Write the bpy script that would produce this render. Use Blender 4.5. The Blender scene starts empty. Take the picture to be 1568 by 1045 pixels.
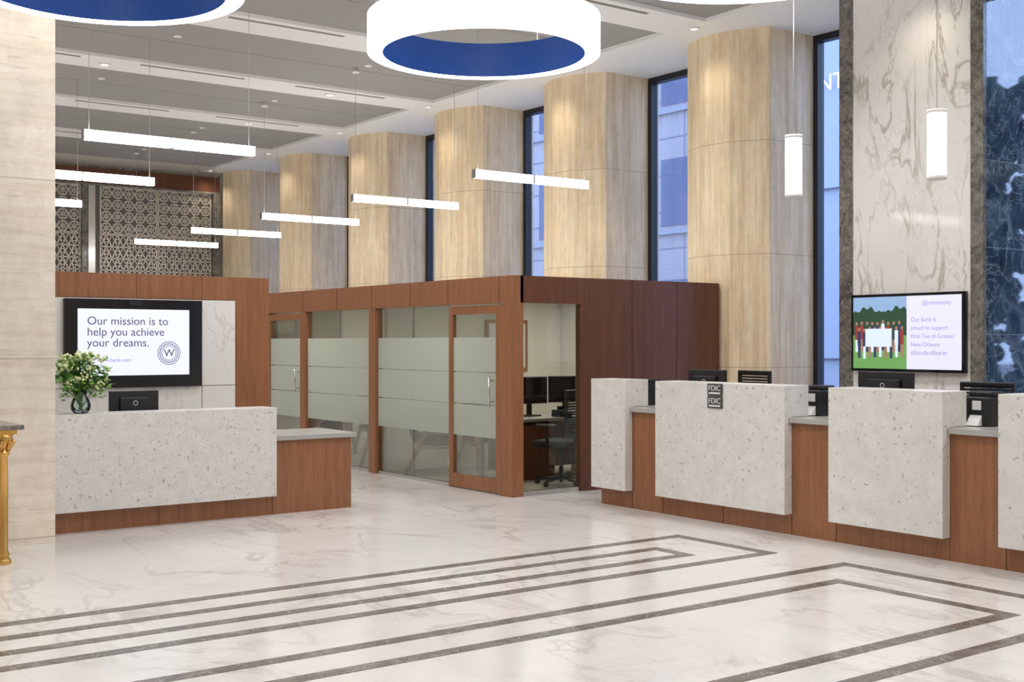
import bpy, math, random
from mathutils import Vector, Matrix
random.seed(3)
S=bpy.context.scene
S.view_settings.view_transform='Standard'
COL=S.collection

# ------------------------------------------------------------ materials
def newmat(n):
    m=bpy.data.materials.new(n); m.use_nodes=True
    nt=m.node_tree; b=nt.nodes['Principled BSDF']; return m,nt,b
def plain(n,c,r=.5,metal=0,spec=.5):
    m,nt,b=newmat(n); b.inputs['Base Color'].default_value=(*c,1); b.inputs['Roughness'].default_value=r
    b.inputs['Metallic'].default_value=metal; b.inputs['Specular IOR Level'].default_value=spec; return m
def emit(n,c,s):
    m,nt,b=newmat(n); b.inputs['Base Color'].default_value=(*[x*.3 for x in c],1)
    b.inputs['Emission Color'].default_value=(*c,1); b.inputs['Emission Strength'].default_value=s; return m
def pos(nt,scale=(1,1,1),rot=(0,0,0)):
    g=nt.nodes.new('ShaderNodeNewGeometry'); mp=nt.nodes.new('ShaderNodeMapping')
    mp.inputs['Scale'].default_value=scale; mp.inputs['Rotation'].default_value=rot
    nt.links.new(g.outputs['Position'],mp.inputs['Vector']); return mp.outputs[0]
def noise(nt,v,s,d=4,dist=0,rough=.5):
    n=nt.nodes.new('ShaderNodeTexNoise'); n.inputs['Scale'].default_value=s; n.inputs['Detail'].default_value=d
    n.inputs['Distortion'].default_value=dist; n.inputs['Roughness'].default_value=rough
    nt.links.new(v,n.inputs['Vector']); return n.outputs[0]
def ramp(nt,f,stops):
    r=nt.nodes.new('ShaderNodeValToRGB'); cr=r.color_ramp
    while len(cr.elements)>1: cr.elements.remove(cr.elements[-1])
    cr.elements[0].position=stops[0][0]; cr.elements[0].color=(*stops[0][1],1)
    for p,c in stops[1:]:
        e=cr.elements.new(p); e.color=(*c,1)
    nt.links.new(f,r.inputs[0]); return r.outputs[0]
def mix(nt,f,a,b,mode='MIX'):
    m=nt.nodes.new('ShaderNodeMix'); m.data_type='RGBA'; m.blend_type=mode
    if isinstance(f,(int,float)): m.inputs[0].default_value=f
    else: nt.links.new(f,m.inputs[0])
    for i,x in ((6,a),(7,b)):
        if isinstance(x,tuple): m.inputs[i].default_value=(*x,1)
        else: nt.links.new(x,m.inputs[i])
    return m.outputs[2]
def math_(nt,op,a,b=None):
    m=nt.nodes.new('ShaderNodeMath'); m.operation=op
    for i,x in ((0,a),(1,b)):
        if x is None: continue
        if isinstance(x,(int,float)): m.inputs[i].default_value=x
        else: nt.links.new(x,m.inputs[i])
    return m.outputs[0]
def veins(nt,v,s,width,dist=1.5,detail=6):
    n=noise(nt,v,s,detail,dist,.55)
    a=math_(nt,'ABSOLUTE',math_(nt,'SUBTRACT',n,.5))
    return ramp(nt,a,[(0,(1,1,1)),(width,(0,0,0))])
def zjoint(nt,axis,period,off,w=.006):
    g=nt.nodes.new('ShaderNodeNewGeometry'); s=nt.nodes.new('ShaderNodeSeparateXYZ'); nt.links.new(g.outputs['Position'],s.inputs[0])
    a=math_(nt,'ADD',s.outputs[axis],off+100*period)
    md=math_(nt,'MODULO',a,period)
    return math_(nt,'LESS_THAN',md,w)

def marble_floor():
    m,nt,b=newmat('floor_marble')
    v=pos(nt,(1,1,1),(0,0,.6))
    cl=ramp(nt,noise(nt,v,.7,5,1.0),[(.3,(.76,.74,.72)),(.6,(.68,.66,.64)),(.8,(.76,.74,.72))])
    v1=veins(nt,pos(nt,(1,.45,1),(0,0,.9)),1.3,.03,1.2,9)
    v2=veins(nt,pos(nt,(.6,1.3,1),(0,0,.3)),2.6,.02,1.6,9)
    msk=ramp(nt,noise(nt,v,.9,2),[(.36,(0,0,0)),(.60,(.8,.8,.8))])
    c=mix(nt,math_(nt,'MULTIPLY',v1,math_(nt,'MULTIPLY',msk,.7)),cl,(.40,.37,.35))
    c=mix(nt,math_(nt,'MULTIPLY',v2,math_(nt,'MULTIPLY',msk,.4)),c,(.48,.44,.41))
    j=math_(nt,'MAXIMUM',zjoint(nt,0,.9,.22,.005),zjoint(nt,1,.55,.05,.005))
    c=mix(nt,math_(nt,'MULTIPLY',j,.3),c,(.45,.42,.38))
    nt.links.new(c,b.inputs['Base Color']); b.inputs['Roughness'].default_value=.17; b.inputs['Specular IOR Level'].default_value=.3
    return m
def marble_wall(n,base=(.90,.885,.86),vc=(.36,.31,.25),s=1.0,w=.022,amt=.7):
    m,nt,b=newmat(n)
    v=pos(nt,(1,1,1),(.75,.0,.1))
    cl=ramp(nt,noise(nt,v,1.2,4,.8),[(.35,base),(.7,tuple(x*.94 for x in base))])
    v1=veins(nt,pos(nt,(1.3,1.7,.6),(.55,0,.1)),1.15*s,w,.8,9); v2=veins(nt,pos(nt,(1.2,2.1,.8),(.95,.1,.1)),2.1*s,w*.7,.9,9)
    msk=ramp(nt,noise(nt,v,1.6,2),[(.36,(.12,.12,.12)),(.58,(1,1,1))])
    c=mix(nt,math_(nt,'MULTIPLY',math_(nt,'MULTIPLY',v1,msk),amt),cl,vc)
    c=mix(nt,math_(nt,'MULTIPLY',math_(nt,'MULTIPLY',v2,msk),amt*.5),c,vc)
    nt.links.new(c,b.inputs['Base Color']); b.inputs['Roughness'].default_value=.07
    return m
def travertine(n,c1,c2,c3,scale,joint_period=None,joff=0,rough=.6,pit=.4,ps=3.2,pth=.64):
    m,nt,b=newmat(n)
    v=pos(nt,scale)
    c=ramp(nt,noise(nt,v,1.0,10,.15,.72),[(.34,c1),(.5,c2),(.64,c3)])
    mot=ramp(nt,noise(nt,pos(nt,(5,5,3)),1.5,8,.4,.7),[(.35,(.92,.915,.90)),(.6,(1.04,1.03,1.02))])
    c=mix(nt,1.0,c,mot,'MULTIPLY')
    pf=noise(nt,pos(nt,tuple(x*ps for x in scale)),1.3,4,.5,.7)
    pits=ramp(nt,pf,[(pth,(0,0,0)),(pth+.05,(1,1,1))])
    c=mix(nt,math_(nt,'MULTIPLY',pits,pit),c,tuple(x*.5 for x in c1))
    big=ramp(nt,noise(nt,pos(nt,(.9,.9,.6)),1,3),[(.35,(.93,.93,.94)),(.65,(1.06,1.04,1.0))])
    c=mix(nt,1.0,c,big,'MULTIPLY')
    if joint_period:
        c=mix(nt,math_(nt,'MULTIPLY',zjoint(nt,2,joint_period,joff,.01),.5),c,tuple(x*.4 for x in c1))
    nt.links.new(c,b.inputs['Base Color']); b.inputs['Roughness'].default_value=rough
    bp=nt.nodes.new('ShaderNodeBump'); bp.inputs['Strength'].default_value=.35; bp.inputs['Distance'].default_value=.01; bp.invert=True
    nt.links.new(pits,bp.inputs['Height']); nt.links.new(bp.outputs[0],b.inputs['Normal'])
    return m
def terrazzo():
    m,nt,b=newmat('terrazzo_quartz')
    base=ramp(nt,noise(nt,pos(nt),9,4),[(.3,(.68,.67,.64)),(.7,(.78,.77,.75))])
    vo=nt.nodes.new('ShaderNodeTexVoronoi'); vo.inputs['Scale'].default_value=60; nt.links.new(pos(nt),vo.inputs['Vector'])
    chip=ramp(nt,vo.outputs['Color'],[(0,(.42,.37,.31)),(.12,(.45,.41,.35)),(.2,(.72,.70,.67)),(.75,(.72,.71,.69)),(.9,(.88,.87,.86))])
    dm=ramp(nt,vo.outputs['Distance'],[(.25,(1,1,1)),(.5,(0,0,0))])
    c=mix(nt,math_(nt,'MULTIPLY',dm,.65),base,chip)
    sp=ramp(nt,noise(nt,pos(nt),26,2),[(.65,(0,0,0)),(.70,(1,1,1))])
    c=mix(nt,math_(nt,'MULTIPLY',sp,.7),c,(.36,.32,.28))
    nt.links.new(c,b.inputs['Base Color']); b.inputs['Roughness'].default_value=.3
    return m
def wood(n,c1,c2,scale=(14,14,.7),rough=.35):
    m,nt,b=newmat(n)
    c=ramp(nt,noise(nt,pos(nt,scale),1.4,5,.4,.6),[(.3,c1),(.7,c2)])
    f=ramp(nt,noise(nt,pos(nt,tuple(x*5 for x in scale)),1.5,2),[(.4,(.88,.88,.88)),(.6,(1.05,1.05,1.05))])
    c=mix(nt,1.0,c,f,'MULTIPLY')
    nt.links.new(c,b.inputs['Base Color']); b.inputs['Roughness'].default_value=rough
    return m
def glassmat(n,tint=(1,1,1),refl=.5):
    m=bpy.data.materials.new(n); m.use_nodes=True; nt=m.node_tree; nt.nodes.clear()
    o=nt.nodes.new('ShaderNodeOutputMaterial'); t=nt.nodes.new('ShaderNodeBsdfTransparent'); t.inputs[0].default_value=(*tint,1)
    g=nt.nodes.new('ShaderNodeBsdfGlossy'); g.inputs['Roughness'].default_value=.02
    fr=nt.nodes.new('ShaderNodeFresnel'); fr.inputs[0].default_value=1.4
    mx=nt.nodes.new('ShaderNodeMixShader'); nt.links.new(math_(nt,'MULTIPLY',fr.outputs[0],refl),mx.inputs[0])
    nt.links.new(t.outputs[0],mx.inputs[1]); nt.links.new(g.outputs[0],mx.inputs[2]); nt.links.new(mx.outputs[0],o.inputs[0]); return m
def frosted():
    m=bpy.data.materials.new('frosted_film'); m.use_nodes=True; nt=m.node_tree; nt.nodes.clear()
    o=nt.nodes.new('ShaderNodeOutputMaterial'); t=nt.nodes.new('ShaderNodeBsdfTransparent'); t.inputs[0].default_value=(.85,.9,.85,1)
    d=nt.nodes.new('ShaderNodeBsdfDiffuse'); d.inputs[0].default_value=(.70,.73,.68,1)
    tr=nt.nodes.new('ShaderNodeBsdfTranslucent'); tr.inputs[0].default_value=(.78,.82,.76,1)
    m1=nt.nodes.new('ShaderNodeMixShader'); m1.inputs[0].default_value=.45
    m2=nt.nodes.new('ShaderNodeMixShader'); m2.inputs[0].default_value=.72
    nt.links.new(d.outputs[0],m1.inputs[1]); nt.links.new(tr.outputs[0],m1.inputs[2])
    nt.links.new(t.outputs[0],m2.inputs[1]); nt.links.new(m1.outputs[0],m2.inputs[2]); nt.links.new(m2.outputs[0],o.inputs[0]); return m
def blue_stone():
    m,nt,b=newmat('blue_granite')
    v=pos(nt,(1,1,1),(.4,.3,0))
    c=ramp(nt,noise(nt,v,2.5,8,1.2,.65),[(.3,(.014,.028,.055)),(.52,(.05,.085,.14)),(.62,(.15,.21,.29)),(.68,(.055,.09,.15))])
    c=mix(nt,math_(nt,'MULTIPLY',veins(nt,v,2.2,.02,2,9),.6),c,(.4,.47,.57))
    c=mix(nt,math_(nt,'MULTIPLY',zjoint(nt,2,.86,-.0,.008),.8),c,(.35,.42,.5))
    nt.links.new(c,b.inputs['Base Color']); b.inputs['Roughness'].default_value=.03
    b.inputs['IOR'].default_value=2.0
    return m
def brown_stone(n,c1,c2,r=.15):
    m,nt,b=newmat(n); v=pos(nt)
    c=ramp(nt,noise(nt,v,6,8,1.5,.65),[(.35,c1),(.62,c2)])
    c=mix(nt,math_(nt,'MULTIPLY',veins(nt,v,4,.02,2,6),.45),c,(.5,.46,.42))
    nt.links.new(c,b.inputs['Base Color']); b.inputs['Roughness'].default_value=r; return m
def facade():
    m,nt,b=newmat('facade_panels'); v=pos(nt)
    c=ramp(nt,noise(nt,v,.3,3),[(.3,(.28,.265,.29)),(.7,(.36,.34,.37))])
    j=math_(nt,'MAXIMUM',zjoint(nt,2,1.1,0,.05),zjoint(nt,1,1.5,0,.05))
    c=mix(nt,j,c,(.12,.13,.2)); nt.links.new(c,b.inputs['Base Color']); b.inputs['Roughness'].default_value=.5; return m

M=dict(
 floor=marble_floor(), marble=marble_wall('calacatta_marble'), marble2=marble_wall('white_marble_panel',(.86,.855,.84),(.5,.47,.44),1.0,.014,.6),
 trav=travertine('travertine_cream',(.76,.67,.56),(.86,.785,.69),(.90,.85,.775),(1.2,1.2,15),1.46,-.05,pit=.4,ps=2.5,pth=.62),
 trav_col=travertine('travertine_gold',(.66,.50,.31),(.80,.66,.46),(.88,.78,.60),(13,13,.65),1.36,.02,pit=.35),
 terr=terrazzo(), wood=wood('walnut_veneer',(.265,.108,.046),(.355,.153,.072)),
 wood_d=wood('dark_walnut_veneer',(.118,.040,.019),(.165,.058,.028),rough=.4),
 wood_l=wood('oak',(.28,.12,.045),(.38,.17,.07)),
 white=plain('white_paint',(.86,.855,.84),.7), ceilw=plain('ceiling_white',(.87,.865,.85),.7), grayc=plain('ceiling_gray',(.35,.34,.325),.8),
 wallp=plain('wall_cream',(.76,.72,.64),.7), black=plain('black_plastic',(.012,.012,.014),.35), blackg=plain('black_gloss',(.008,.008,.01),.08),
 frame=plain('window_frame_black',(.01,.012,.02),.4), glass=glassmat('window_glass',(.92,.95,1)), cglass=glassmat('partition_glass',(.95,.98,.95),.6),
 frost=frosted(), blue=blue_stone(), dstone=brown_stone('emperador_stone',(.085,.078,.07),(.24,.22,.195)), inlay=brown_stone('inlay_stone',(.09,.08,.07),(.18,.163,.145),.25),
 chrome=plain('brushed_steel',(.6,.6,.6),.25,1), gray=plain('gray_quartz',(.42,.41,.39),.25), brass=plain('brass',(.75,.45,.14),.28,1),
 lamp=emit('lamp_acrylic',(1,.99,.98),4.5), lamp2=emit('tube_acrylic',(1,.985,.965),7.0), lampc=emit('cylinder_glow',(1,.98,.95),1.0), lampo=emit('added_office_glow',(1,.96,.89),4.6), dl=emit('downlight_lens',(1,.96,.9),1.0),  # lampo: glow of the unseen panels added inside the offices
 ringblue=plain('blue_enamel',(.03,.12,.52),.35), wire=plain('wire',(.5,.5,.5),.4), slot=plain('diffuser_slot',(.22,.21,.20),.6),
 screen=emit('screen_glow',(.80,.84,1.0),.95), purple=emit('screen_text',(.16,.11,.24),.5), purple2=emit('caption_text',(.45,.38,.72),.7), lilac=emit('screen_lilac',(.80,.78,1.0),.9),
 sky_s=emit('picture_sky',(.35,.55,.85),.7), tree_s=emit('picture_tree',(.04,.11,.06),.5), grass_s=emit('picture_grass',(.20,.46,.14),.7),
 red_s=emit('picture_red',(.5,.07,.06),.5), skin_s=emit('picture_skin',(.6,.33,.22),.5), navy_s=emit('picture_navy',(.07,.08,.22),.4), white_s=emit('picture_white',(.72,.84,1),.9),
 facade=facade(), dglass=plain('dark_window',(.045,.075,.18),.1), signw=emit('sign_white',(.85,.92,1),1.1), bgray=plain('facade_gray',(.28,.30,.36),.6),
 street=plain('pavement',(.25,.26,.28),.9), leaf=plain('leaf',(.15,.38,.06),.5), leafd=plain('tree_foliage',(.035,.065,.045),.8), bark=plain('bark',(.06,.05,.045),.9),
 petal=plain('petal',(.84,.88,.52),.6), vglass=glassmat('vase_glass',(.9,.95,.93),1.0), water=plain('stems',(.15,.25,.08),.5),
 lattice=plain('bronze_lattice',(.68,.62,.53),.4,.2), latbg=plain('lattice_back',(.19,.17,.145),.7), fabric=plain('charcoal_fabric',(.02,.02,.022),.9),
 plate=plain('plate_dark',(.06,.06,.06),.4), platew=plain('plate_white',(.8,.8,.8),.5), green=emit('green_led',(.05,1,.3),2), carpet=plain('carpet',(.36,.32,.27),.95))

# ------------------------------------------------------------ geometry helpers
def G(name,o=(0,0,0)):
    e=bpy.data.objects.new(name,None); e.location=o; e.empty_display_size=.2; COL.objects.link(e); return e
def raw(parent,name,verts,faces,mats,mi=None,smooth=False,bevel=0):
    o=Vector(parent.location) if parent else Vector((0,0,0))
    me=bpy.data.meshes.new(name); me.from_pydata([tuple(Vector(v)-o) for v in verts],[],faces)
    if not isinstance(mats,(list,tuple)): mats=[mats]
    for m in mats: me.materials.append(m)
    if mi:
        for p,i in zip(me.polygons,mi): p.material_index=i
    if smooth:
        for p in me.polygons: p.use_smooth=True
    me.update()
    ob=bpy.data.objects.new(name,me); COL.objects.link(ob)
    if parent: ob.parent=parent
    if bevel:
        b=ob.modifiers.new('b','BEVEL'); b.width=bevel; b.segments=2; b.limit_method='ANGLE'
    return ob
def boxv(x0,x1,y0,y1,z0,z1):
    return [(x0,y0,z0),(x1,y0,z0),(x1,y1,z0),(x0,y1,z0),(x0,y0,z1),(x1,y0,z1),(x1,y1,z1),(x0,y1,z1)]
BF=[(0,3,2,1),(4,5,6,7),(0,1,5,4),(1,2,6,5),(2,3,7,6),(3,0,4,7)]
def box(p,n,x0,x1,y0,y1,z0,z1,mat,bevel=0):
    return raw(p,n,boxv(x0,x1,y0,y1,z0,z1),BF,mat,bevel=bevel)
def boxes(p,n,lst,mat,bevel=0):
    V=[];F=[]
    for b in lst:
        k=len(V); V+=boxv(*b); F+=[tuple(i+k for i in f) for f in BF]
    return raw(p,n,V,F,mat,bevel=bevel)
def prism(p,n,poly,z0,z1,mat,bevel=0):
    k=len(poly); V=[(x,y,z0) for x,y in poly]+[(x,y,z1) for x,y in poly]
    F=[tuple(range(k))[::-1],tuple(range(k,2*k))]+[(i,(i+1)%k,(i+1)%k+k,i+k) for i in range(k)]
    return raw(p,n,V,F,mat,bevel=bevel)
def prism_y(p,n,poly,y0,y1,mat,bevel=0):
    k=len(poly); V=[(x,y0,z) for x,z in poly]+[(x,y1,z) for x,z in poly]
    F=[tuple(range(k)),tuple(range(k,2*k))[::-1]]+[(i,i+k,(i+1)%k+k,(i+1)%k) for i in range(k)]
    return raw(p,n,V,F,mat,bevel=bevel)
def rod(p,n,a,b,r,mat,r2=None,seg=16):
    a=Vector(a);b=Vector(b);d=b-a; q=d.to_track_quat('Z','Y'); r2=r if r2 is None else r2
    V=[];F=[]
    for i in range(seg):
        t=2*math.pi*i/seg; V.append(a+q@Vector((r*math.cos(t),r*math.sin(t),0)))
    for i in range(seg):
        t=2*math.pi*i/seg; V.append(b+q@Vector((r2*math.cos(t),r2*math.sin(t),0)))
    F=[(i,(i+1)%seg,(i+1)%seg+seg,i+seg) for i in range(seg)]
    F+=[tuple(range(seg))[::-1],tuple(range(seg,2*seg))]
    ob=raw(p,n,V,F,mat)
    for pl in ob.data.polygons:
        if len(pl.vertices)==4: pl.use_smooth=True
    return ob
def lathe(p,n,c,prof,mat,seg=32):
    V=[];F=[]
    for r,z in prof:
        for i in range(seg):
            t=2*math.pi*i/seg; V.append((c[0]+r*math.cos(t),c[1]+r*math.sin(t),c[2]+z))
    for j in range(len(prof)-1):
        for i in range(seg): F.append((j*seg+i,j*seg+(i+1)%seg,(j+1)*seg+(i+1)%seg,(j+1)*seg+i))
    return raw(p,n,V,F,mat,smooth=True)
def text(p,n,s,loc,size,rot,mat,ext=.002):
    cu=bpy.data.curves.new(n,'FONT'); cu.body=s; cu.size=size; cu.extrude=ext; cu.materials.append(mat)
    ob=bpy.data.objects.new(n,cu); COL.objects.link(ob); ob.parent=p
    ob.location=Vector(loc)-Vector(p.location); ob.rotation_euler=rot; return ob
def blobs(p,n,lst,mat,seg=8,jit=0):
    V=[];F=[]
    for (c,r) in lst:
        k=len(V); rings=5
        for j in range(rings+1):
            ph=math.pi*j/rings
            for i in range(seg):
                t=2*math.pi*i/seg; rr=r*(1+random.uniform(-jit,jit))
                V.append((c[0]+rr*math.sin(ph)*math.cos(t),c[1]+rr*math.sin(ph)*math.sin(t),c[2]+rr*math.cos(ph)))
        for j in range(rings):
            for i in range(seg): F.append((k+j*seg+i,k+(j+1)*seg+i,k+(j+1)*seg+(i+1)%seg,k+j*seg+(i+1)%seg))
    return raw(p,n,V,F,mat,smooth=True)
R90=math.radians(90)

# ------------------------------------------------------------ shell
CZ=5.41; XW=11.74; YB=25.6
box(None,'floor',-7,11.74,-5,YB,-.15,0,M['floor'])
def inlay(x0,x1,y0,y1,w=.10):
    g=G('floor_inlay_border',(x1,y0,0))
    boxes(g,'bands',[(x0,x1,y0,y0+w,-.001,.0025),(x0,x1,y1-w,y1,-.001,.0025),(x1-w,x1,y0+w,y1-w,-.001,.0025),(x0,x0+w,y0+w,y1-w,-.001,.0025)],M['inlay'])
inlay(-4,7.24,6.36,7.47); inlay(-3.5,6.66,6.68,7.12)
inlay(-4,7.33,3.68,5.80); inlay(-3.5,6.78,4.05,5.42)
inlay(-4,7.24,2.0,3.1); inlay(-3.5,6.66,2.33,2.77)
cg=G('ceiling',(0,0,CZ))
st=[(-7,10.2,10.06+2.97*k,10.76+2.97*k,CZ,CZ+.25) for k in range(-5,5)]
boxes(cg,'white_bands',st,M['ceilw'])
gp=[]
for k in range(-6,6):
    a=10.76+2.97*k; b=13.03+2.97*k
    a=max(a,-5); b=min(b,YB)
    if b>a:
        m=(a+b)/2
        gp+=[(-7,10.2,a,m-.008,CZ+.045,CZ+.25),(-7,10.2,m+.008,b,CZ+.045,CZ+.25)]
boxes(cg,'gray_panels',gp,M['grayc'])
box(cg,'slab',-7.2,10.2,-5.2,YB+.2,CZ+.25,CZ+.3,M['grayc'])
box(cg,'soffit',10.2,11.95,-5.2,YB+.2,CZ,CZ+.3,M['ceilw'])
sl=[]
for k in range(-2,5):
    yc=10.2+2.97*k
    for x in (1.0,3.3,5.6,7.9): sl.append((x,x+1.5,yc-.03,yc+.03,CZ-.004,CZ+.01))
boxes(cg,'air_slots',sl,M['slot'])
for k in range(-1,5):
    for x in (3.0,5.5,8.2):
        if 11.9+2.97*k<YB: rod(cg,'sprinkler_plate',(x,11.55+2.97*k,CZ+.03),(x,11.55+2.97*k,CZ+.05),.05,M['white'],seg=12)
wb=G('wall_back',(0,YB,0))
box(wb,'plaster',-7,11.95,YB,YB+.2,0,CZ+.25,M['wallp'])
box(None,'wall_left',-7.2,-7,-5,YB,0,CZ+.25,M['trav'])
box(None,'wall_front',-7,11.74,-5.2,-5,0,CZ+.25,M['trav'])
sc=G('fretwork_screen_wall',(7,YB,0))
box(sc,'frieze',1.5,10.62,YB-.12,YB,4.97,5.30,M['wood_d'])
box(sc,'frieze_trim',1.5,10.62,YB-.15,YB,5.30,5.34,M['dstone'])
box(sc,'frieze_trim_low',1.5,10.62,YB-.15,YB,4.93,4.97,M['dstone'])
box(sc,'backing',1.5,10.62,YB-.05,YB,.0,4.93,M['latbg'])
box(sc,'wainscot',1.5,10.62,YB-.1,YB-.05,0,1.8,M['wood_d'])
V=[];F=[]
yy=YB-.09
def seg2(a,b,w):
    a=Vector(a);b=Vector(b);d=(b-a).normalized();n_=Vector((-d.y,d.x))*w/2
    k=len(V)
    for q in (a-n_,b-n_,b+n_,a+n_): V.append((q.x,yy,q.y))
    F.append((k,k+1,k+2,k+3))
def ringp(cx,cz,r,w,n=14):
    for i in range(n):
        t0=2*math.pi*i/n;t1=2*math.pi*(i+1)/n
        k=len(V)
        for (rr,t) in ((r-w,t0),(r-w,t1),(r,t1),(r,t0)): V.append((cx+rr*math.cos(t),yy,cz+rr*math.sin(t)))
        F.append((k,k+1,k+2,k+3))
panels=[(8.0,9.2),(9.24,10.42),(6.4,7.58),(5.2,6.36),(3.98,5.16),(2.76,3.94)]
for (xa,xb) in panels:
    w=xb-xa
    for (za,zb,kind) in ((3.93,4.92,0),(2.92,3.91,1),(1.9,2.9,0)):
        for (a,b) in (((xa,za),(xb,za)),((xa,zb),(xb,zb)),((xa,za),(xa,zb)),((xb,za),(xb,zb))): seg2(a,b,.03)
        h=zb-za
        if kind==0:
            nx,nz=5,4; dx=w/nx; dz=h/nz
            for i in range(nx):
                for j in range(nz):
                    cx=xa+dx*(i+.5);cz=za+dz*(j+.5); ringp(cx,cz,dx*.50,.032,16)
                    for q in range(3):
                        t=math.pi/6+math.pi/3*q; seg2((cx-dx*.48*math.cos(t),cz-dz*.48*math.sin(t)),(cx+dx*.48*math.cos(t),cz+dz*.48*math.sin(t)),.02)
                    ringp(cx,cz,dx*.24,.016,6)
        else:
            nx,nz=5,4; dx=w/nx; dz=h/nz
            for i in range(nx):
                for j in range(nz):
                    x0=xa+dx*i;z0=za+dz*j
                    seg2((x0,z0),(x0+dx/2,z0+dz),.026); seg2((x0+dx/2,z0+dz),(x0+dx,z0),.026); seg2((x0,z0),(x0+dx,z0),.026)
                    seg2((x0,z0+dz),(x0+dx/2,z0),.018); seg2((x0+dx/2,z0),(x0+dx,z0+dz),.018)
                    ringp(x0+dx/2,z0+dz/2,dx*.22,.018,6)
raw(sc,'lattice',V,F,M['lattice'])
boxes(sc,'posts',[(7.6,7.72,YB-.16,YB-.05,0,4.93),(10.46,10.62,YB-.16,YB-.05,0,4.93),(2.6,2.74,YB-.16,YB-.05,0,4.93)],M['dstone'])
boxes(sc,'mirror_posts',[(7.74,7.88,YB-.13,YB-.05,0,4.93)],M['chrome'])

# columns & windows
Y1=[9.752+2.973*k for k in range(-4,6)]
for i,y in enumerate(Y1):
    if i==3: continue
    X0=10.95
    poly=[(XW,y),(X0,y),(X0-.24,y+.42),(X0-.28,y+.85),(X0-.12,y+1.25),(X0+.1,y+1.42),(XW,y+1.42)]
    if i==9: poly=[(XW,y),(X0,y),(X0-.24,y+.42),(X0-.28,y+.80),(X0-.25,YB-.17),(XW,YB-.17)]
    g=G('travertine_column',(11,y+.7,0)); prism(g,'shaft',poly,0,CZ,M['trav_col'])
wr=G('wall_right',(XW,9,0)); wl=[]
segs=[]
prev=-5
for i,y in enumerate(Y1):
    if y<-5: prev=y+1.42; continue
    a=y; b=min(y+1.42,YB)
    if i==3: a,b=6.79,8.53
    segs.append((prev,a)); wl.append((XW,XW+.2,a,b,0,CZ)); prev=b
boxes(wr,'piers',wl,M['trav_col'])
boxes(wr,'sills',[(XW,XW+.2,a,b,0,.12) for a,b in segs],M['dstone'])
n=0
for a,b in segs:
    n+=1
    g=G('window_%d'%n,(XW,(a+b)/2,0))
    f=.07
    boxes(g,'frame',[(XW,XW+.12,a,a+f,.12,CZ),(XW,XW+.12,b-f,b,.12,CZ),(XW,XW+.12,a+f,b-f,.12,.2),(XW,XW+.12,a+f,b-f,CZ-.08,CZ)],M['frame'])
    box(g,'pane',XW+.05,XW+.06,a+f,b-f,.2,CZ-.08,M['glass'])

# marble pillar
g=G('marble_pillar',(10.7,7.66,0))
box(g,'core',10.76,XW,6.83,8.53,0,CZ,M['white'])
box(g,'face_marble',10.71,10.76,6.93,8.35,0,CZ,M['marble'])
box(g,'border_near',10.70,10.76,6.79,6.93,0,CZ,M['dstone'],.004)
box(g,'border_far',10.70,10.76,8.35,8.53,0,CZ,M['dstone'],.004)
box(g,'side_blue_granite',10.76,XW,6.79,6.83,0,CZ,M['blue'])
g=G('travertine_pillar',(2,10.9,0))
box(g,'shaft',1.2,2.83,10.2,11.6,0,CZ,M['trav'])

# ------------------------------------------------------------ teller counter
g=G('teller_counter',(8.3,6.5,0))
box(g,'base',8.03,8.75,2.4,9.40,0,.955,M['wood'])
boxes(g,'base_joints',[(8.026,8.03,y-.003,y+.003,0,.95) for y in (3.1,4.05,4.91,5.37,6.43,6.9,7.7,8.49,8.93)],M['wood_d'])
box(g,'worktop',8.03,8.9,2.4,9.42,.96,1.005,M['gray'])
blk=[(8.927,9.447),(6.895,8.495),(5.367,6.432),(3.45,4.914),(2.4,3.0)]
for i,(a,b) in enumerate(blk):
    prism_y(g,'terrazzo_block_%d'%i,[(7.93,.175),(8.028,.175),(8.028,1.007),(8.24,1.007),(8.24,1.277),(7.93,1.277)],a,b,M['terr'],.004)
for i,(a,b) in enumerate([(8.495,8.927),(6.432,6.895),(4.914,5.367),(3.0,3.45)]):
    box(g,'worktop_nose_%d'%i,7.985,8.03,a+.002,b-.002,.96,1.005,M['gray'],.003)
g=G('deposit_insurance_sign',(7.925,7.7,1.1))
for k in (0,1):
    z=1.165-.115*k
    box(g,'plate_%d'%k,7.916,7.929,7.61,7.79,z,z+.108,M['plate'],.002)
    text(g,'letters_%d'%k,'FDIC',(7.914,7.775,z+.045),.07,(R90,0,-R90),M['platew'],.001)
    box(g,'strip_%d'%k,7.9135,7.916,7.63,7.77,z+.015,z+.03,M['platew'])

def monitor(name,x,y,z,rot,w=.5,h=.3,rise=.12):
    e=G(name)
    box(e,'panel',-w/2,w/2,-.02,.02,rise,rise+h,M['black'],.008)
    box(e,'housing',-w*.3,w*.3,.02,.05,rise+.05,rise+h-.06,M['black'],.01)
    box(e,'display',-w/2+.015,w/2-.015,-.023,-.02,rise+.015,rise+h-.015,M['blackg'])
    box(e,'neck',-.03,.03,.02,.06,0.01,rise+h*.5,M['black'],.004)
    box(e,'foot',-.12,.12,-.06,.12,0,.015,M['black'],.004)
    V=[];F=[]
    for i in range(24):
        t=2*math.pi*i/24
        V+=[(.022*math.cos(t),.052,rise+h*.62+.022*math.sin(t)),(.017*math.cos(t),.052,rise+h*.62+.017*math.sin(t))]
    for i in range(24):
        a=2*i;c=2*((i+1)%24); F.append((a,a+1,c+1,c))
    raw(e,'badge',V,F,M['platew'])
    e.location=(x,y,z); e.rotation_euler=(0,0,rot); return e
monitor('computer_monitor',8.62,8.48,1.006,R90,.5,.3,.07)
monitor('computer_monitor',8.62,6.38,1.006,R90,.55,.3,.09)
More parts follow.
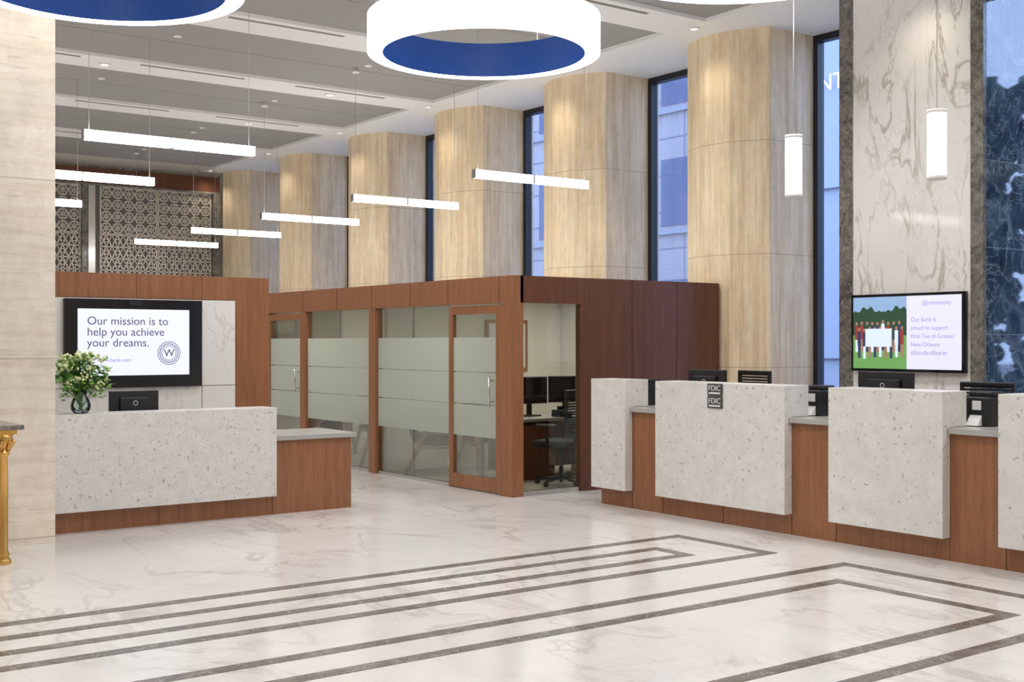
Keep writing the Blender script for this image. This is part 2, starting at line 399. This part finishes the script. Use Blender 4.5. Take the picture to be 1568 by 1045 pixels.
monitor('computer_monitor',8.62,4.4,1.006,R90,.5,.3,.07)
def scanner(x,y,w=.085):
    e=G('check_scanner',(x,y,1.006))
    box(e,'body',x-.10,x+.12,y-w,y+w,1.006,1.23,M['black'],.012)
    box(e,'hood',x-.04,x+.12,y-w+.015,y+w-.015,1.23,1.27,M['black'],.012)
    box(e,'label',x-.103,x-.1,y-.045,y+.03,1.13,1.20,M['platew'])
    box(e,'led',x-.103,x-.1,y+.04,y+.055,1.04,1.05,M['green'])
    prism_y(e,'paper_tray',[(x-.16,1.012),(x-.1,1.012),(x-.1,1.09)],y-.05,y+.05,M['platew'])
scanner(8.46,9.16); scanner(8.44,6.95,.1); scanner(8.42,5.34,.12)

def task_chair(x,y,rot,L=0):
    e=G('task_chair')
    for i in range(5):
        t=2*math.pi*i/5
        rod(e,'base_%d'%i,(0,0,.09),(.29*math.cos(t),.29*math.sin(t),.06),.02,M['black'],.014)
        rod(e,'caster_%d'%i,(.29*math.cos(t)-.012,.29*math.sin(t),.03),(.29*math.cos(t)+.012,.29*math.sin(t),.03),.03,M['black'])
    rod(e,'stem',(0,0,.08),(0,0,.44+L),.025,M['black'])
    box(e,'seat',-.25,.25,-.24,.24,.44+L,.52+L,M['fabric'],.03)
    boxes(e,'back_frame',[(-.24,-.21,.22,.26,.58+L,1.08+L),(.21,.24,.22,.26,.58+L,1.08+L),(-.24,.24,.22,.26,1.06+L,1.1+L),(-.24,.24,.22,.26,.56+L,.6+L)],M['black'],.008)
    boxes(e,'back_mesh',[(-.22,.22,.235,.245,.6+L+i*.03,.622+L+i*.03) for i in range(16)],M['fabric'])
    rod(e,'spine',(0,.18,.46+L),(0,.27,.75+L),.02,M['black'])
    for s in (-1,1):
        rod(e,'arm_post_%d'%s,(s*.26,0,.47+L),(s*.28,0,.68+L),.015,M['black']); box(e,'arm_pad_%d'%s,s*.28-.035,s*.28+.035,-.13,.13,.68+L,.71+L,M['black'],.01)
    e.location=(x,y,0.0); e.rotation_euler=(0,0,rot); return e
task_chair(9.3,8.72,math.radians(-95),.25)
task_chair(9.35,6.0,math.radians(-80),.2)

# ------------------------------------------------------------ greeter desk
g=G('reception_desk',(4.3,10.9,0))
box(g,'base',2.86,5.82,10.65,11.35,0,.70,M['wood'])
boxes(g,'base_joints',[(x-.003,x+.003,10.646,10.65,0,.7) for x in (3.86,4.97)],M['wood_d'])
box(g,'side_top',4.975,5.86,10.61,11.4,.705,.75,M['gray'],.003)
box(g,'inner_top',2.86,4.96,10.87,11.4,.705,.75,M['gray'])
k=[(10.55,.185),(10.648,.185),(10.648,.705),(10.86,.705),(10.86,1.027),(10.55,1.027)]
V=[(2.86,y,z) for y,z in k]+[(4.97,y,z) for y,z in k]; kk=len(k)
raw(g,'terrazzo_front',V,[tuple(range(kk))[::-1],tuple(range(kk,2*kk))]+[(i,(i+1)%kk,(i+1)%kk+kk,i+kk) for i in range(kk)],M['terr'],bevel=.004)
monitor('computer_monitor',3.78,11.08,.751,math.radians(180),.46,.30,.15)
vx,vy=3.19,10.72
g=G('flower_vase',(vx,vy,1.028))
lathe(g,'glass',(vx,vy,1.028),[(.001,.0),(.055,.0),(.08,.03),(.085,.07),(.07,.12),(.045,.16),(.055,.2),(.05,.2),(.04,.16),(.065,.12),(.078,.07),(.07,.03),(.001,.012)],M['vglass'])
st=[]
for i in range(38):
    t=random.uniform(0,6.28); r=random.uniform(.02,.22); z=random.uniform(.28,.52)-r*.35
    p=(vx+r*math.cos(t),vy+r*math.sin(t)*.6,1.028+z); st.append(p)
    rod(g,'stem_%d'%i,(vx+.02*math.cos(t+3),vy+.02*math.sin(t+3),1.05),p,.003,M['water'],.002,6)
V=[];F=[]
for p in st:
    for j in range(20):
        t=random.uniform(0,6.28); l=random.uniform(.04,.09); q=Vector(p)+Vector((random.uniform(-.05,.05),random.uniform(-.05,.04),random.uniform(-.12,.03)))
        d=Vector((math.cos(t),math.sin(t),random.uniform(-.4,.8))).normalized(); s=d.cross(Vector((0,0,1))).normalized()*l*.28
        k=len(V); V+=[q,q+d*l*.5+s,q+d*l,q+d*l*.5-s]; F.append((k,k+1,k+2,k+3))
raw(g,'leaves',V,F,M['leaf'])
bl=[]
for p in st:
    for j in range(9): bl.append(((p[0]+random.uniform(-.04,.04),p[1]+random.uniform(-.06,.03),p[2]+random.uniform(-.01,.06)),random.uniform(.007,.014)))
blobs(g,'blossoms',bl,M['petal'],7,.2)

# ------------------------------------------------------------ media wall
YM=12.28
g=G('media_wall',(4,YM,0))
box(g,'core',1.5,5.69,YM+.02,YM+.3,0,2.35,M['wood'])
box(g,'header',1.5,5.69,YM,YM+.02,2.10,2.35,M['wood'])
box(g,'end_panel',5.30,5.69,YM,YM+.02,0,2.10,M['wood'])
box(g,'marble_upper',1.5,5.295,YM,YM+.02,1.19,2.095,M['marble2'])
box(g,'marble_lower',1.5,5.295,YM,YM+.02,0,1.183,M['marble2'])
boxes(g,'joints',[(x-.003,x+.003,YM-.002,YM,2.10,2.35) for x in (3.44,4.22,4.92)]+[(4.917,4.923,YM-.002,YM,0,2.1)],M['wood_d'])
g=G('wall_television',(4.2,YM-.03,1.65))
box(g,'bezel',3.48,4.90,YM-.05,YM-.002,1.19,2.085,M['blackg'],.004)
box(g,'display',3.61,4.76,YM-.054,YM-.05,1.31,1.985,M['screen'])
for i,t in enumerate(('Our mission is to','help you achieve','your dreams.')):
    text(g,'text_%d'%i,t,(3.70,YM-.056,1.825-.11*i),.118,(R90,0,0),M['purple'],.001)
text(g,'web','www.bank.com',(3.80,YM-.056,1.45),.055,(R90,0,0),M['purple2'])
text(g,'logo_letter','W',(4.485,YM-.056,1.50),.11,(R90,0,0),M['purple'])
def flatring(p,n,cx,cz,y,r0,r1,mat,seg=40):
    V=[];F=[]
    for i in range(seg):
        t=2*math.pi*i/seg
        V+=[(cx+r0*math.cos(t),y,cz+r0*math.sin(t)),(cx+r1*math.cos(t),y,cz+r1*math.sin(t))]
    for i in range(seg):
        a=2*i;b=2*((i+1)%seg); F.append((a,a+1,b+1,b))
    raw(p,n,V,F,mat)
flatring(g,'logo_ring',4.54,1.535,YM-.0565,.115,.122,M['purple']); flatring(g,'logo_inner',4.54,1.535,YM-.0565,.072,.078,M['purple'])
bs=[]
for i in range(28):
    t=2*math.pi*i/28; cx=4.54+.096*math.cos(t); cz=1.535+.096*math.sin(t); bs.append((cx-.006,cx+.006,YM-.057,YM-.0545,cz-.008,cz+.008))
boxes(g,'logo_lettering',bs,M['purple'])
box(g,'camera_bar',4.12,4.26,YM-.06,YM-.05,2.02,2.07,M['black'])

g=G('wall_television',(10.66,7.64,1.75))
box(g,'bezel',10.64,10.71,6.96,8.32,1.34,2.155,M['blackg'],.006)
xx=10.638
box(g,'pic_sky',xx,xx+.002,7.62,8.29,1.95,2.125,M['sky_s']); box(g,'pic_trees',xx-.001,xx+.002,7.62,8.29,1.72,1.97,M['tree_s'])
V=[(xx-.0015,7.62+.67*i/24,1.985+.022*math.sin(i*1.7)+.03*math.sin(i*.45)) for i in range(25)]+[(xx-.0015,8.29,1.9),(xx-.0015,7.62,1.9)]
raw(g,'pic_treeline',V,[tuple(range(27))],M['tree_s'])
box(g,'pic_grass',xx-.0005,xx+.002,7.62,8.29,1.37,1.72,M['grass_s']); box(g,'pic_panel',xx,xx+.002,6.985,7.62,1.37,2.125,M['lilac'])
cs=[M['red_s'],M['navy_s'],M['white_s'],M['tree_s'],M['navy_s']]
for i in range(18):
    row=i%2
    y=7.655+i*.0335; z=1.50+.07*row+random.uniform(0,.03); m=cs[i%5] if i not in (0,17) else M['red_s']
    dx=.0022+.0006*(1-row)
    box(g,'figure_body_%d'%i,xx-dx,xx-.0017,y,y+.042,z+.10,z+.25,m); box(g,'figure_legs_%d'%i,xx-dx,xx-.0017,y+.004,y+.036,z-.03,z+.10,(M['skin_s'],M['navy_s'],M['white_s'])[i%3])
    raw(g,'figure_head_%d'%i,[(xx-dx,y+.021+.016*math.cos(a*.785),z+.272+.02*math.sin(a*.785)) for a in range(8)],[tuple(range(8))],M['skin_s'])
box(g,'plaque',xx-.005,xx-.003,7.80,8.13,1.60,1.79,M['white_s'])
for i,t in enumerate(('@community','','Our bank is','proud to support','First Tee of Greater','New Orleans','#StandardBearer')):
    text(g,'caption_%d'%i,t,(xx-.001,7.44 if i==0 else 7.57,2.03-.085*i),.062,(R90,0,-R90),M['purple2'],.0005)

# ------------------------------------------------------------ glass offices
OX=7.6; OY=10.32; OH=2.36; OE=19.3
g=G('glass_office',(9,13,0))
posts=[(OX-.05,OX+.06,a,b,0,2.07) for a,b in ((OY+.001,10.53),(13.19,13.36),(15.13,15.24),(16.4,16.55),(OE-.1,OE))]
boxes(g,'posts',posts,M['wood'],.004)
box(g,'header_front',OX-.05,OX+.06,OY+.001,OE,2.07,OH,M['wood'])
boxes(g,'header_joints',[(OX-.053,OX-.05,y-.003,y+.003,2.07,OH) for y in (10.53,11.53,12.35,13.28,14.2,15.2,16.4)],M['wood_d'])
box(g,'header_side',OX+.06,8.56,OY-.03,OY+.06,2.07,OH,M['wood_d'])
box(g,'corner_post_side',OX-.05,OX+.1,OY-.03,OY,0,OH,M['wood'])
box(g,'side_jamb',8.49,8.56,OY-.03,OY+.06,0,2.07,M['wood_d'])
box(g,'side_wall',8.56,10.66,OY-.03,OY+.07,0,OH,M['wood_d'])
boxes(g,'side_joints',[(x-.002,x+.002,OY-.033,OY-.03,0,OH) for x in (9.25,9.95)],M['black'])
box(g,'roof',OX+.06,10.6,OY+.07,OE,OH-.10,OH-.02,M['white'])
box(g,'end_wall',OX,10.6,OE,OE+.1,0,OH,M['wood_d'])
box(g,'rear_wall',10.55,10.62,OY+.07,OE,0,OH,M['wallp'])
box(g,'partition_1',7.75,10.55,13.24,13.32,0,OH-.1,M['wallp'])
box(g,'partition_2',7.75,10.55,16.44,16.52,0,OH-.1,M['wallp'])
box(g,'carpet',OX+.06,10.55,OY+.07,OE,.0,.012,M['carpet'])
boxes(g,'floor_channel',[(OX-.02,OX+.02,11.56,13.19,0,.04),(OX-.02,OX+.02,13.36,15.13,0,.04),(OX-.02,OX+.02,16.55,OE-.1,0,.04),(OX+.1,8.49,OY-.01,OY+.03,0,.05)],M['chrome'])
boxes(g,'glass_front',[(OX-.006,OX+.006,11.56,13.19,.04,2.07),(OX-.006,OX+.006,13.36,15.13,.04,2.07),(OX-.006,OX+.006,16.55,OE-.1,.04,2.07)],M['cglass'])
boxes(g,'glass_joint',[(OX-.007,OX+.007,y-.004,y+.004,.04,2.07) for y in (12.37,14.2)],M['chrome'])
box(g,'glass_side',OX+.1,8.49,OY,OY+.012,.05,2.07,M['cglass'])
fb=[]
for a,b in ((11.57,13.18),(13.37,15.12),(16.56,OE-.11)):
    for z0,z1 in ((.60,.952),(.962,1.31),(1.32,1.70)): fb.append((OX-.012,OX-.008,a,b,z0,z1))
boxes(g,'frosted_bands',fb,M['frost'])
def door(n,a,b):
    d=G('door_%d'%n,(OX,a,0))
    s=.075
    boxes(d,'stiles_rails',[(OX-.03,OX+.02,a,a+s,.01,2.05),(OX-.03,OX+.02,b-s,b,.01,2.05),(OX-.03,OX+.02,a+s,b-s,1.96,2.05),(OX-.03,OX+.02,a+s,b-s,.01,.16)],M['wood'],.003)
    box(d,'glass',OX-.008,OX+.002,a+s,b-s,.16,1.96,M['cglass'])
    boxes(d,'frosted_bands',[(OX-.014,OX-.010,a+s,b-s,z0,z1) for z0,z1 in ((.60,.952),(.962,1.31),(1.32,1.70))],M['frost'])
    hy=a+s+.06
    rod(d,'pull',(OX-.075,hy,.95),(OX-.075,hy,1.28),.012,M['chrome'])
    rod(d,'pull_fix_1',(OX-.075,hy,1.0),(OX-.012,hy,1.0),.008,M['chrome']); rod(d,'pull_fix_2',(OX-.075,hy,1.23),(OX-.012,hy,1.23),.008,M['chrome'])
    boxes(d,'hinges',[(OX-.04,OX-.03,b-.03,b,z,z+.08) for z in (.25,1.8)],M['chrome'])
door(1,10.545,11.545); door(2,15.255,16.385)
def desk(x0,x1,y0,y1):
    e=G('office_desk',((x0+x1)/2,(y0+y1)/2,0))
    box(e,'top',x0,x1,y0,y1,.71,.745,M['gray'],.004)
    boxes(e,'legs',[(x0+.03,x0+.08,y0+.03,y0+.08,.012,.71),(x0+.03,x0+.08,y1-.08,y1-.03,.012,.71),(x0+.03,x0+.08,y0+.08,y1-.08,.66,.71)],M['chrome'])
    box(e,'pedestal',x1-.5,x1-.05,y0+.05,y1-.05,.012,.71,M['wood_d'])
    box(e,'modesty',x0+.1,x1-.5,y1-.14,y1-.12,.10,.71,M['wood_d'])
    box(e,'file_cabinet',x0+.22,x0+.75,y0+.10,y1-.15,.012,.66,M['wood_d'])
    boxes(e,'drawer_gaps',[(x1-.49,x1-.06,y0+.046,y0+.05,z,z+.006) for z in (.25,.48)],M['black'])
desk(8.25,10.2,11.3,12.0)
desk(8.45,10.2,14.1,14.8)
monitor('computer_monitor',8.88,11.72,.746,math.radians(-5),.46,.33,.15)
monitor('computer_monitor',9.46,11.76,.746,math.radians(-20),.46,.33,.15)
g=G('desk_phone',(9.12,11.42,.746))
box(g,'base',9.03,9.21,11.33,11.51,.746,.79,M['black'],.01); box(g,'handset',9.04,9.08,11.32,11.52,.79,.83,M['black'],.012); box(g,'screen',9.11,9.19,11.44,11.50,.79,.87,M['blackg'],.004)
task_chair(8.62,10.80,math.radians(195)).location.z=.012
def guest_chair(x,y,rot):
    e=G('guest_chair')
    for sx in (-1,1):
        rod(e,'front_leg_%d'%sx,(sx*.27,-.29,0),(sx*.24,-.18,.62),.026,M['wood_l'],.03)
        rod(e,'rear_leg_%d'%sx,(sx*.27,.36,0),(sx*.24,.08,.62),.026,M['wood_l'],.03)
        box(e,'arm_%d'%sx,sx*.25-.03,sx*.25+.03,-.26,.2,.61,.64,M['wood_l'],.01)
        rod(e,'rail_%d'%sx,(sx*.25,-.23,.34),(sx*.25,.2,.34),.018,M['wood_l'])
    box(e,'seat',-.225,.225,-.26,.24,.36,.50,M['fabric'],.03)
    V=[(-.22,.2,.40),(.22,.2,.40),(.22,.27,.40),(-.22,.27,.40),(-.22,.32,.84),(.22,.32,.84),(.22,.38,.84),(-.22,.38,.84)]
    raw(e,'back',V,BF,M['fabric'],bevel=.025)
    e.location=(x,y,.012); e.rotation_euler=(0,0,rot)
guest_chair(8.10,12.66,math.radians(55)); guest_chair(8.9,12.68,math.radians(-8))
guest_chair(8.14,13.78,math.radians(120))
guest_chair(8.16,15.5,math.radians(50)); guest_chair(8.98,15.5,0)
g=G('framed_picture',(9.2,13.2,1.6))
box(g,'frame',9.25,9.95,13.20,13.24,1.25,1.95,M['wood_l'],.004); box(g,'art',9.3,9.90,13.195,13.201,1.30,1.90,M['platew'])
for (x,y) in ((8.6,11.8),(9.9,11.8),(8.6,14.8),(9.9,14.8),(8.6,17.8),(9.9,17.8)):  # unseen glowing panels, added to light the office interiors
    g=G('added_office_light',(x,y,OH-.11)); box(g,'glow_face',x-.45,x+.45,y-.6,y+.6,OH-.125,OH-.105,M['lampo'])
    boxes(g,'trim_frame',[(x-.47,x-.45,y-.62,y+.62,OH-.13,OH-.1),(x+.45,x+.47,y-.62,y+.62,OH-.13,OH-.1),(x-.45,x+.45,y-.62,y-.6,OH-.13,OH-.1),(x-.45,x+.45,y+.6,y+.62,OH-.13,OH-.1)],M['white'])

# ------------------------------------------------------------ check writing stand
g=G('check_writing_stand',(1.8,9.6,0))
box(g,'top',1.2,2.37,9.34,10.0,1.0,1.035,M['dstone'],.006); box(g,'apron',1.25,2.33,9.38,9.96,.965,1.0,M['brass'],.004)
for i,(x,y) in enumerate(((2.25,9.45),(1.33,9.45),(2.25,9.9),(1.33,9.9))):
    lathe(g,'leg_%d'%i,(x,y,0),[(.001,0),(.055,0),(.055,.03),(.035,.05),(.045,.07),(.03,.1),(.032,.5),(.03,.8),(.045,.81),(.045,.83),(.033,.84),(.04,.88),(.07,.93),(.06,.94),(.075,.965),(.001,.966)],M['brass'],12)
    for q in range(6):
        t=q*math.pi/3; rod(g,'leaf_%d_%d'%(i,q),(x+.035*math.cos(t),y+.035*math.sin(t),.84),(x+.075*math.cos(t),y+.075*math.sin(t),.92),.012,M['brass'],.016,6)

# ------------------------------------------------------------ light fixtures
def ring(x,y):
    z0,z1=4.13,4.44; g=G('ring_pendant',(x,y,z0)); seg=96
    pr=[(1.0,z1),(1.0,z0),(.87,z0),(.87,z1)]
    V=[];F=[];mi=[]
    for r,z in pr:
        for i in range(seg):
            t=2*math.pi*i/seg; V.append((x+r*math.cos(t),y+r*math.sin(t),z))
    for j in range(4):
        for i in range(seg):
            a=j*seg;b=((j+1)%4)*seg; F.append((a+i,b+i,b+(i+1)%seg,a+(i+1)%seg)); mi.append(1 if j==2 else 0)
    raw(g,'drum',V,F,[M['lamp'],M['ringblue']],mi,smooth=False)
    for q in range(3):
        t=q*2.094+.4; rod(g,'wire_%d'%q,(x+.93*math.cos(t),y+.93*math.sin(t),z1),(x+.93*math.cos(t),y+.93*math.sin(t),CZ),.004,M['wire'],seg=6)
for x,y in ((5.95,8.52),(2.66,8.52),(5.87,5.42),(2.66,5.42),(5.87,2.3)): ring(x,y)
def linear(x0,x1,y,z=3.65):
    g=G('linear_pendant',((x0+x1)/2,y,z)); xm=(x0+x1)/2
    boxes(g,'tubes',[(x0,xm-.012,y-.035,y+.035,z-.05,z+.05),(xm+.012,x1,y-.035,y+.035,z-.05,z+.05)],M['lamp2'],.01)
    boxes(g,'caps',[(xm-.012,xm+.012,y-.037,y+.037,z-.052,z+.052),(x0-.01,x0,y-.037,y+.037,z-.052,z+.052),(x1,x1+.01,y-.037,y+.037,z-.052,z+.052)],M['chrome'])
    rod(g,'wire_1',(x0+.05,y,z+.05),(x0+.05,y,CZ),.003,M['wire'],seg=6); rod(g,'wire_2',(x1-.05,y,z+.05),(x1-.05,y,CZ),.003,M['wire'],seg=6)
    rod(g,'canopy',(x0+.05,y,CZ-.02),(x0+.05,y,CZ),.05,M['white'])
for k in range(5):
    linear(8.1,9.84,11.8+2.98*k)
    linear(3.54,5.29,11.8+2.98*k)
def cylp(x,y,z0=3.05,h=.6):
    g=G('cylinder_pendant',(x,y,z0))
    rod(g,'shade',(x,y,z0+.03),(x,y,z0+h-.03),.082,M['lampc'],seg=28); rod(g,'cap_low',(x,y,z0),(x,y,z0+.03),.084,M['white'],seg=28); rod(g,'cap_high',(x,y,z0+h-.03),(x,y,z0+h),.084,M['white'],seg=28)
    rod(g,'wire',(x,y,z0+h),(x,y,CZ),.004,M['wire'],seg=6); rod(g,'canopy',(x,y,CZ-.02),(x,y,CZ),.06,M['white'])
for y in (7.78,6.2,4.6): cylp(9.08,y)
for k in range(-4,5):
    yc=10.46+2.97*k
    for x in (-3.0,1.6,5.2,8.6):
        if -5<yc<YB:
            g=G('recessed_downlight',(x,yc,CZ)); rod(g,'trim_ring',(x,yc,CZ-.012),(x,yc,CZ),.09,M['white'],seg=20); rod(g,'lens',(x,yc,CZ-.014),(x,yc,CZ-.010),.055,M['dl'],seg=16)
            l=bpy.data.lights.new('spot','SPOT'); l.energy=210; l.spot_size=math.radians(145); l.spot_blend=.7; l.shadow_soft_size=.35; l.color=(1,.968,.925)
            o=bpy.data.objects.new('lamp',l); COL.objects.link(o); o.parent=g; o.location=(0,0,-.05)
for i,y in enumerate(Y1):
    if y<3 : continue
    g=G('soffit_downlight',(10.3,y+.6,CZ)); rod(g,'trim_ring',(10.3,y+.6,CZ-.012),(10.3,y+.6,CZ),.07,M['white'],seg=20); rod(g,'lens',(10.3,y+.6,CZ-.014),(10.3,y+.6,CZ-.01),.045,M['dl'],seg=16)
    l=bpy.data.lights.new('spot','SPOT'); l.energy=30; l.spot_size=math.radians(120); l.spot_blend=1; l.shadow_soft_size=.1; l.color=(1,.88,.70)
    o=bpy.data.objects.new('lamp',l); COL.objects.link(o); o.parent=g; o.location=(0,0,-.05)

# ------------------------------------------------------------ exterior
box(None,'street',11.95,90,-40,120,-.3,-.1,M['street'])
def building(x0,x1,y0,y1,z1,mat,vs,hs):
    g=G('office_building',(x0,(y0+y1)/2,0)); box(g,'mass',x0,x1,y0,y1,-.1,z1,mat)
    b=[]; y=y0+1
    while y<y1-2:
        z=1.5
        while z<z1-2: b.append((x0-.02,x0+.02,y,y+1.5,z,z+2.0)); z+=hs
        y+=vs
    boxes(g,'windows',b,M['dglass'])
    boxes(g,'sills',[(x0-.12,x0,y0,y1,z-.15,z) for z in [1.4+hs*i for i in range(int((z1-2)/hs))]],M['bgray'])
building(25,40,24,60,34,M['facade'],3.0,3.6)
building(24,40,3,23,30,M['bgray'],3.4,4.2)
building(28,45,62,110,26,M['facade'],3.0,3.4)
g=G('building_sign',(23.9,19.5,7.9)); text(g,'letters','NTA',(23.85,19.66,7.86),.58,(R90,0,-R90),M['signw'],.004)
def tree(x,y,h):
    g=G('street_tree',(x,y,-.1)); rod(g,'trunk',(x,y,-.1),(x,y,h*.5),.16,M['bark'],.1)
    L=[]
    for i in range(230):
        t=random.uniform(0,6.28); z=random.uniform(h*.12,h); r=random.uniform(0,h*.36)*(1.15-z/h*.6)
        L.append(((x+r*math.cos(t),y+r*math.sin(t),z),random.uniform(.10,.27)))
    for i in range(8):
        q=L[i][0]; rod(g,'branch_%d'%i,(x,y,h*.35),q,.05,M['bark'],.02,6)
    blobs(g,'foliage',L,M['leafd'],7,.4)
for a in ((15.5,.5,5.6),(17.5,-3,6.3),(19,1.6,6.0),(16,-7,6.0),(14.6,2.6,4.8),(20,-6,7)): tree(*a)

w=bpy.data.worlds.new('dusk_sky'); S.world=w; w.use_nodes=True
bg=w.node_tree.nodes['Background']; bg.inputs[0].default_value=(.49,.65,1,1); bg.inputs[1].default_value=5.2

# ------------------------------------------------------------ camera
cam=bpy.data.cameras.new('camera'); co=bpy.data.objects.new('camera',cam); COL.objects.link(co)
co.location=(0,0,1.65); co.rotation_euler=(R90,0,math.radians(-36.26)); cam.lens=42.38; cam.sensor_width=36; cam.shift_y=.001
cam.clip_end=400
S.camera=co
